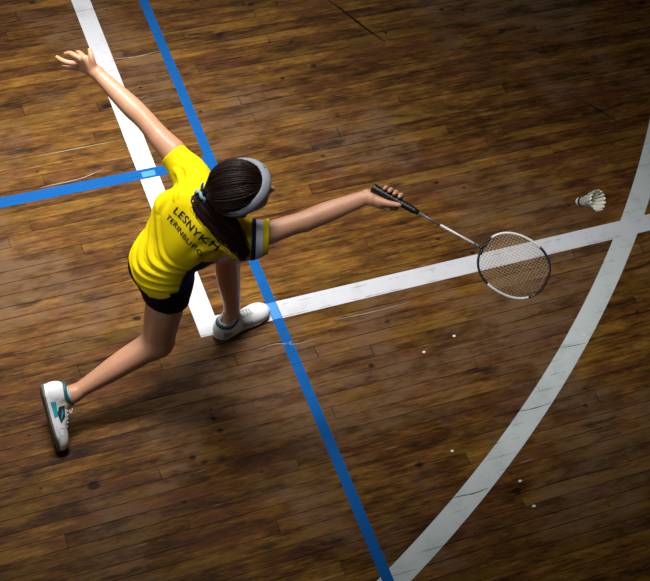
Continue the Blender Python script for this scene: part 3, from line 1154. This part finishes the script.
# headband: a wide soft strip round the forehead, over the ears and under the ponytail
bw = 0.0165
ring_n = 72
bo = hp(-0.006, 0, 0.040)
bu = unit(hu + hf * -0.34)
bf = unit(hf - bu * (hf @ bu))
br = np.cross(bu, bf) * -1
prof = [(-bw, 0.000), (-bw * 0.8, 0.0045), (0, 0.0062), (bw * 0.8, 0.0045), (bw, 0.000), (bw * 0.8, -0.003), (-bw * 0.8, -0.003)]
vs, fs = [], []
for k in range(ring_n):
    a = 2 * math.pi * k / ring_n
    rx, ry = (0.1020 if math.cos(a) > 0 else 0.086), 0.0865
    for h_, o_ in prof:
        tilt = -0.0075 * h_ / bw
        vs.append(bo + bu * h_ + bf * (rx + o_ + tilt) * math.cos(a) + br * (ry + o_ + tilt) * math.sin(a))
npf = len(prof)
for k in range(ring_n):
    for j in range(npf):
        fs.append((k * npf + j, k * npf + (j + 1) % npf, ((k + 1) % ring_n) * npf + (j + 1) % npf, ((k + 1) % ring_n) * npf + j))
band = obj_vf('headband', vs, fs, M['band'], player)
bpy.context.view_layer.update()
bm = bmesh.new(); bm.from_mesh(band.data); bmesh.ops.recalc_face_normals(bm, faces=bm.faces); bm.to_mesh(band.data); bm.free()
# small dark mark on the band
a = math.radians(22)
mk = bo + bf * (0.1020 + 0.0066) * math.cos(a) + (-br) * (0.0865 + 0.0066) * math.sin(a)
mdir = unit(bf * math.cos(a) - br * math.sin(a))
mt = unit(np.cross(bu, mdir))
q = [mk + bu * 0.006 + mt * -0.003, mk + bu * 0.001 + mt * 0.004, mk + bu * -0.006 + mt * 0.002, mk + bu * -0.002 + mt * -0.004]
q = [p - mdir * 0.0004 for p in q] + [p + mdir * 0.0006 for p in q]
obj_vf('emblem', q, [(3, 2, 1, 0), (4, 5, 6, 7), (0, 1, 5, 4), (1, 2, 6, 5), (2, 3, 7, 6), (3, 0, 4, 7)], M['print'], band, smooth=False)


# ------------------------------------------------------------------ shoes
def shoe(origin, X, Y, Z, ankle_dir, lat, name_label):
    """toe along X, left along Y, up along Z; lat = +1 when the outer side is +Y"""
    o = np.asarray(origin, float)

    def w(x, y, z):
        return o + X * x + Y * y + Z * z

    L = 0.246
    st = np.linspace(0, 1, 30)

    def half(s):      # sole half width along the length
        return np.interp(s, [0, 0.04, 0.12, 0.3, 0.45, 0.62, 0.75, 0.88, 0.96, 1.0],
                         [0.004, 0.022, 0.0315, 0.032, 0.0325, 0.040, 0.0425, 0.034, 0.020, 0.003])

    def mid(s):       # centre line swings to the inside at the toe
        return -lat * np.interp(s, [0, 0.3, 0.55, 0.8, 1.0], [0.0, 0.001, -0.002, 0.003, 0.011])

    def top(s):       # height of the upper
        return np.interp(s, [0, 0.05, 0.15, 0.30, 0.42, 0.55, 0.70, 0.85, 0.95, 1.0],
                         [0.055, 0.078, 0.080, 0.073, 0.078, 0.070, 0.055, 0.043, 0.034, 0.020])

    def spring(s):
        return np.interp(s, [0, 0.1, 0.7, 1.0], [0.006, 0.0, 0.0, 0.007])

    def loft(z0f, z1f, grow, m, name, power=2.0, mat=None, par=None):
        vs, n = [], 20
        for s in st:
            hw = half(s) + grow
            x = s * L + (grow * 1.0 if s > 0.98 else (-grow if s < 0.02 else 0))
            z0, z1 = z0f(s), z1f(s)
            for k in range(n):
                a = 2 * math.pi * k / n
                c, q = math.cos(a), math.sin(a)
                yy = hw * np.sign(c) * abs(c) ** (2 / power)
                zz = np.sign(q) * abs(q) ** (2 / power)
                zz = (z0 + z1) / 2 + (z1 - z0) / 2 * zz
                vs.append(w(x, mid(s) + yy, zz))
        fs = []
        for i in range(len(st) - 1):
            for k in range(n):
                l = (k + 1) % n
                fs.append((i * n + k, i * n + l, (i + 1) * n + l, (i + 1) * n + k))
        fs.append(tuple(range(n))[::-1]); fs.append(tuple((len(st) - 1) * n + k for k in range(n)))
        me = mesh_from(name, vs, fs)
        bm = bmesh.new(); bm.from_mesh(me); bmesh.ops.recalc_face_normals(bm, faces=bm.faces); bm.to_mesh(me); bm.free()
        return me

    # upper, solid from a distance field so that it blends to the ankle collar
    corners = np.array([w(a, b, c) for a in (-0.02, 0.27) for b in (-0.06, 0.06) for c in (-0.01, 0.11)])
    F = Field(corners.min(0), corners.max(0), 0.0024)
    ax = (X, Y, Z)
    F.union(ell(w(0.040, mid(0.1), 0.034), ax, (0.044, 0.034, 0.046)), 0)
    F.union(ell(w(0.045, mid(0.15), 0.056), ax, (0.044, 0.036, 0.040)), 0.02)
    F.union(ell(w(0.110, mid(0.45), 0.030), ax, (0.065, 0.033, 0.036)), 0.02)
    F.union(ell(w(0.175, mid(0.7), 0.024), ax, (0.066, 0.041, 0.031)), 0.02)
    F.union(ell(w(0.202, mid(0.9), 0.024), ax, (0.047, 0.036, 0.026)), 0.015)
    F.union(cap(w(0.085, mid(0.35), 0.062), w(0.135, mid(0.55), 0.045), 0.022, 0.020), 0.015)
    bb = (corners.min(0), corners.max(0))
    F.cut(halfspace(w(0, 0, 0.012), -Z, *bb))
    F.cut(ell(w(0.054, mid(0.2), 0.100), ax, (0.040, 0.028, 0.034)), 0.004)
    v_, f_ = F.mesh()
    um = fast_mesh('upper', v_, f_)
    root = link_mesh('shoe', um, M['shoe_white'], player)
    root['label'] = name_label
    sm = loft(lambda s: 0.004 + spring(s), lambda s: 0.022 + spring(s), 0.0035, None, 'midsole', 4.0)
    link_mesh('midsole', sm, M['shoe_white'], root)
    sm = loft(lambda s: -0.001 + spring(s), lambda s: 0.010 + spring(s), 0.0042, None, 'sole', 4.0)
    link_mesh('sole', sm, M['sole'], root)
    # rubber heel wrap
    # tongue and collar
    pts = [w(0.052 + 0.040 * math.cos(a), mid(0.2) + 0.030 * math.sin(a), 0.081 + 0.012 * (math.cos(a) > 0) * math.cos(a) + 0.004 * math.cos(2 * a)) for a in np.linspace(0, 2 * math.pi, 37)[:-1]]
    obj_vf('collar_lining', *tube(np.array(pts), 0.0080, 10, closed=True), M['teal'], root)
    pts = [w(0.053 + 0.034 * math.cos(a), mid(0.2) + 0.0265 * math.sin(a), 0.090 + 0.007 * math.cos(a)) for a in np.linspace(0, 2 * math.pi, 37)[:-1]]
    sock = obj_vf('sock', *tube(np.array(pts), 0.0072, 10, closed=True), M['sock'], player)
    # laces across the instep
    bv = BVHTree.FromPolygons([v.co.copy() for v in um.vertices], [tuple(p.vertices) for p in um.polygons])
    lc = []
    for i in range(5):
        x = 0.104 + i * 0.014
        for sgn in (-1, 1):
            pp = []
            for k in range(9):
                f = k / 8 * 2 - 1
                y = mid(x / L) + f * (0.017 - 0.0006 * i)
                xx = x + sgn * f * 0.006
                h = bv.ray_cast(Vector(w(xx, y, 0.16)), Vector(-Z))
                if h[0] is not None: pp.append(np.array(h[0]) + np.array(h[1]) * 0.0012)
            if len(pp) > 3: lc.append(tube(np.array(pp), 0.0022, 6, flat=0.6))
    for sgn in (-1, 1):   # bow
        pp = [w(0.100, mid(0.4), 0.083), w(0.108, mid(0.4) + sgn * 0.016, 0.090), w(0.118, mid(0.4) + sgn * 0.026, 0.078), w(0.110, mid(0.4) + sgn * 0.012, 0.080), w(0.100, mid(0.4), 0.082)]
        lc.append(tube(catmull(pp, 5), 0.0018, 6))
    obj_vf('laces', *merge(lc), M['sock'], root)

    def panel(name, side, poly, off, m, par=None):
        """poly in (x, z) seen from the side, convex, drawn onto one side of the upper"""
        pl = [(w(0, mid(0.4) + side * 0.006, 0), -side * Y)]
        cx_, cz_ = np.mean(poly, 0)
        for i in range(len(poly)):
            (x0, z0), (x1, z1) = poly[i], poly[(i + 1) % len(poly)]
            nx, nz = (z1 - z0), -(x1 - x0)
            if (cx_ - x0) * nx + (cz_ - z0) * nz > 0: nx, nz = -nx, -nz
            pl.append((w(x0, 0, z0), unit(X * nx + Z * nz)))
        return skin_of(um, pl, off, name, m, par or root)

    # outer side: dark lozenge with a teal flash; both sides: grey mesh windows
    dp = panel('side_panel', lat, [(0.084, 0.066), (0.126, 0.056), (0.142, 0.036), (0.104, 0.032), (0.082, 0.044)], 0.0010, M['dark_panel'])
    panel('emblem', lat, [(0.092, 0.054), (0.116, 0.042), (0.130, 0.040), (0.110, 0.054)], 0.0019, M['bright_teal'], dp)
    panel('mesh_panel', -lat, [(0.105, 0.050), (0.150, 0.042), (0.158, 0.026), (0.110, 0.024)], 0.0010, M['shoe_mesh'])
    panel('heel_panel', lat, [(0.014, 0.062), (0.046, 0.054), (0.056, 0.030), (0.022, 0.026)], 0.0010, M['shoe_white'])
    panel('heel_panel', -lat, [(0.014, 0.062), (0.046, 0.054), (0.056, 0.030), (0.022, 0.026)], 0.0010, M['shoe_mesh'])
    panel('teal_panel', lat, [(0.060, 0.038), (0.112, 0.034), (0.120, 0.012), (0.056, 0.012)], 0.0010, M['bright_teal'])
    # stitched ring on the outer side of the toe
    rp = []
    for k in range(28):
        a = 2 * math.pi * k / 28
        h = bv.ray_cast(Vector(w(0.172 + 0.015 * math.cos(a), mid(0.7) + lat * 0.10, 0.032 + 0.010 * math.sin(a))), Vector(-lat * Y))
        if h[0] is not None: rp.append(np.array(h[0]) + np.array(h[1]) * 0.0004)
    if len(rp) > 20: obj_vf('stitching', *tube(np.array(rp), 0.0008, 5, closed=True), M['shoe_mesh'], root)
    return root


ang = math.radians(17.0)
Xl = V(math.cos(ang), math.sin(ang), 0)
Yl = V(-math.sin(ang), math.cos(ang), 0)
shoe((0.000, -0.079, 0.0012), Xl, Yl, V(0, 0, 1), None, 1, 'white and teal court shoe planted flat on the white line')
shoe(heelR - gz * 0.0, gx, gy, gz, None, -1, 'white and teal court shoe dragging on its toe')

# ------------------------------------------------------------------ racket
print('racket...')
racket = empty('badminton_racket', tuple(butt))
tag(racket, 'badminton racket with black grip and white and dark frame in the player\'s hand', 'racket')


def robj(name, vf, m, par, smooth=True):
    v, f = vf
    v = [np.asarray(p) - butt for p in v]
    return obj_vf(name, v, f, m, par, smooth)


gprof = [(0.0, 0.006), (0.0, 0.0135), (0.003, 0.0150), (0.010, 0.0150), (0.018, 0.0138), (0.06, 0.0132), (0.10, 0.0126), (0.14, 0.0118), (0.162, 0.0105), (0.172, 0.0082), (0.173, 0.004)]
prof2 = []
for i in range(70):                 # spiral-wound tape: shallow ridges
    s = 0.018 + i * (0.144 / 69)
    base_r = np.interp(s, [p[0] for p in gprof[4:9]], [p[1] for p in gprof[4:9]])
    prof2.append((s, base_r + 0.00025 * math.sin(i * 2 * math.pi / 5.0)))
robj('grip', lathe(butt, rd, gprof[:4] + prof2 + gprof[9:], 24), M['grip'], racket)
robj('butt_cap', lathe(butt - rd * 0.0015, rd, [(0, 0.0), (0, 0.0095), (0.0014, 0.0105), (0.0018, 0.0)], 20), M['shaft_grey'], racket)
HEAD_C = 0.525
hl, hw_ = 0.116, 0.0975
s_t = HEAD_C - hl
robj('shaft', lathe(butt, rd, [(0.168, 0.0), (0.168, 0.0042), (0.255, 0.0038), (0.256, 0.0)], 14), M['shaft_grey'], racket)
ws = robj('shaft', lathe(butt, rd, [(0.254, 0.0), (0.254, 0.0041), (s_t - 0.030, 0.0039), (s_t - 0.029, 0.0)], 14), M['frame_white'], racket)
ws['label'] = 'white front half of the shaft'
robj('shaft', lathe(butt, rd, [(s_t - 0.031, 0.0), (s_t - 0.031, 0.0040), (s_t + 0.004, 0.0042), (s_t + 0.005, 0.0)], 14), M['shaft_grey'], racket)
tj = [butt + rd * (s_t - 0.010), butt + rd * (s_t + 0.002), butt + rd * (s_t + 0.004)]
robj('throat', merge([tube(np.array([butt + rd * (s_t - 0.012), butt + rd * (s_t + 0.003)]), [0.0045, 0.0062], 12),
                      tube(catmull([butt + rd * (s_t + 0.0055) - rw * 0.020, butt + rd * (s_t - 0.000), butt + rd * (s_t + 0.0055) + rw * 0.020], 5), 0.0050, 8)]), M['frame_dark'], racket)


def head_pt(a):
    """oval, slightly squarer at the tip; a = 0 at the tip, grows towards +rw"""
    c, s = math.cos(a), math.sin(a)
    e = 2 / 2.25
    return butt + rd * (HEAD_C + hl * np.sign(c) * abs(c) ** e) + rw * (hw_ * np.sign(s) * abs(s) ** e)


def arc_part(name, a0, a1, m, label=None):
    n = max(4, int(abs(a1 - a0) / 0.05))
    pts = np.array([head_pt(a0 + (a1 - a0) * k / n) for k in range(n + 1)])
    o = robj(name, tube(pts, 0.0042, 10, flat=1.0), m, racket)
    if label: o['label'] = label
    return o


D = math.radians
FR = [(-40, 70, 'd'), (70, 156, 'w'), (156, 250, 'd'), (250, 320, 'w')]
for a0, a1, c in FR:
    arc_part('frame', D(a0), D(a1), M['frame_dark'] if c == 'd' else M['frame_white'], None if c == 'd' else 'white section of the frame')
# strings
st_ = []


def half_w(u):
    u = min(0.9999, abs(u))
    return hw_ * (1 - u ** 2.25) ** (1 / 2.25)


def half_l(u):
    u = min(0.9999, abs(u))
    return hl * (1 - u ** 2.25) ** (1 / 2.25)


nm, nc = 22, 23
for i in range(nm):
    x = hw_ * 0.93 * (2 * (i + 0.5) / nm - 1)
    l = half_l(x / hw_)
    z = (0.0007 if i % 2 else -0.0007) * 0
    st_.append(tube(np.array([butt + rd * (HEAD_C - l) + rw * x, butt + rd * (HEAD_C + l) + rw * x]), 0.0007, 5))
for i in range(nc):
    y = hl * 0.93 * (2 * (i + 0.5) / nc - 1)
    l = half_w(y / hl)
    st_.append(tube(np.array([butt + rd * (HEAD_C + y) - rw * l + rn * 0.0012, butt + rd * (HEAD_C + y) + rw * l + rn * 0.0012]), 0.0007, 5))
robj('strings', merge(st_), M['string'], racket)

# ------------------------------------------------------------------ shuttlecock in flight
cork_tip = V(0.8790, -0.6950, 1.3000)
sa = unit(V(0.370, -0.614, 0.697))
shuttle = empty('shuttlecock', tuple(cork_tip))
tag(shuttle, 'white feather shuttlecock in flight beyond the racket head', 'shuttlecock')


def sobj(name, vf, m, par):
    v, f = vf
    return obj_vf(name, [np.asarray(p) - cork_tip for p in v], f, m, par)


sobj('cork', lathe(cork_tip, sa, [(0.0, 0.0)] + [(0.0135 * (1 - math.cos(a)), 0.0135 * math.sin(a)) for a in np.linspace(0.15, math.pi / 2, 9)] + [(0.024, 0.0138), (0.0255, 0.0125), (0.0256, 0.0)], 24), M['cork'], shuttle)
sobj('ribbon', lathe(cork_tip, sa, [(0.0165, 0.0130), (0.0165, 0.0143), (0.0245, 0.0145), (0.0245, 0.0130)], 24), M['ribbon'], shuttle)
su = unit(np.cross(sa, V(0, 0, 1))); sv = np.cross(sa, su)
for k in range(16):
    a = 2 * math.pi * k / 16
    rad = math.cos(a) * su + math.sin(a) * sv
    tang = -math.sin(a) * su + math.cos(a) * sv
    tang = unit(tang + rad * 0.22)

    def q(s, t, o=0.0):
        r = np.interp(s, [0.024, 0.088], [0.0105, 0.0335])
        return cork_tip + sa * s + rad * (r + o) + tang * t
    quill = tube(np.array([q(0.020, 0), q(0.05, 0), q(0.085, 0)]), [0.0012, 0.0010, 0.0004], 5)
    prof_f = [(0.046, 0.001), (0.050, 0.0052), (0.058, 0.0072), (0.070, 0.0078), (0.079, 0.0070), (0.085, 0.0045), (0.088, 0.0012)]
    vs, fs = [], []
    for s, h_ in prof_f:
        vs += [q(s, -h_, 0.0004), q(s, h_, 0.0004), q(s, h_, -0.0004), q(s, -h_, -0.0004)]
    for i in range(len(prof_f) - 1):
        b = 4 * i
        for j in range(4):
            fs.append((b + j, b + (j + 1) % 4, b + 4 + (j + 1) % 4, b + 4 + j))
    fs += [(3, 2, 1, 0), tuple(4 * (len(prof_f) - 1) + j for j in range(4))]
    f = sobj('feather', (vs, fs), M['feather'], shuttle)
    sobj('quill', quill, M['quill'], f)
for s in (0.036, 0.046):
    r = np.interp(s, [0.024, 0.088], [0.0105, 0.0335]) + 0.001
    pts = [cork_tip + sa * s + r * (math.cos(a) * su + math.sin(a) * sv) for a in np.linspace(0, 2 * math.pi, 33)[:-1]]
    sobj('binding_thread', tube(np.array(pts), 0.0007, 5, closed=True), M['cork'], shuttle)
print('done')
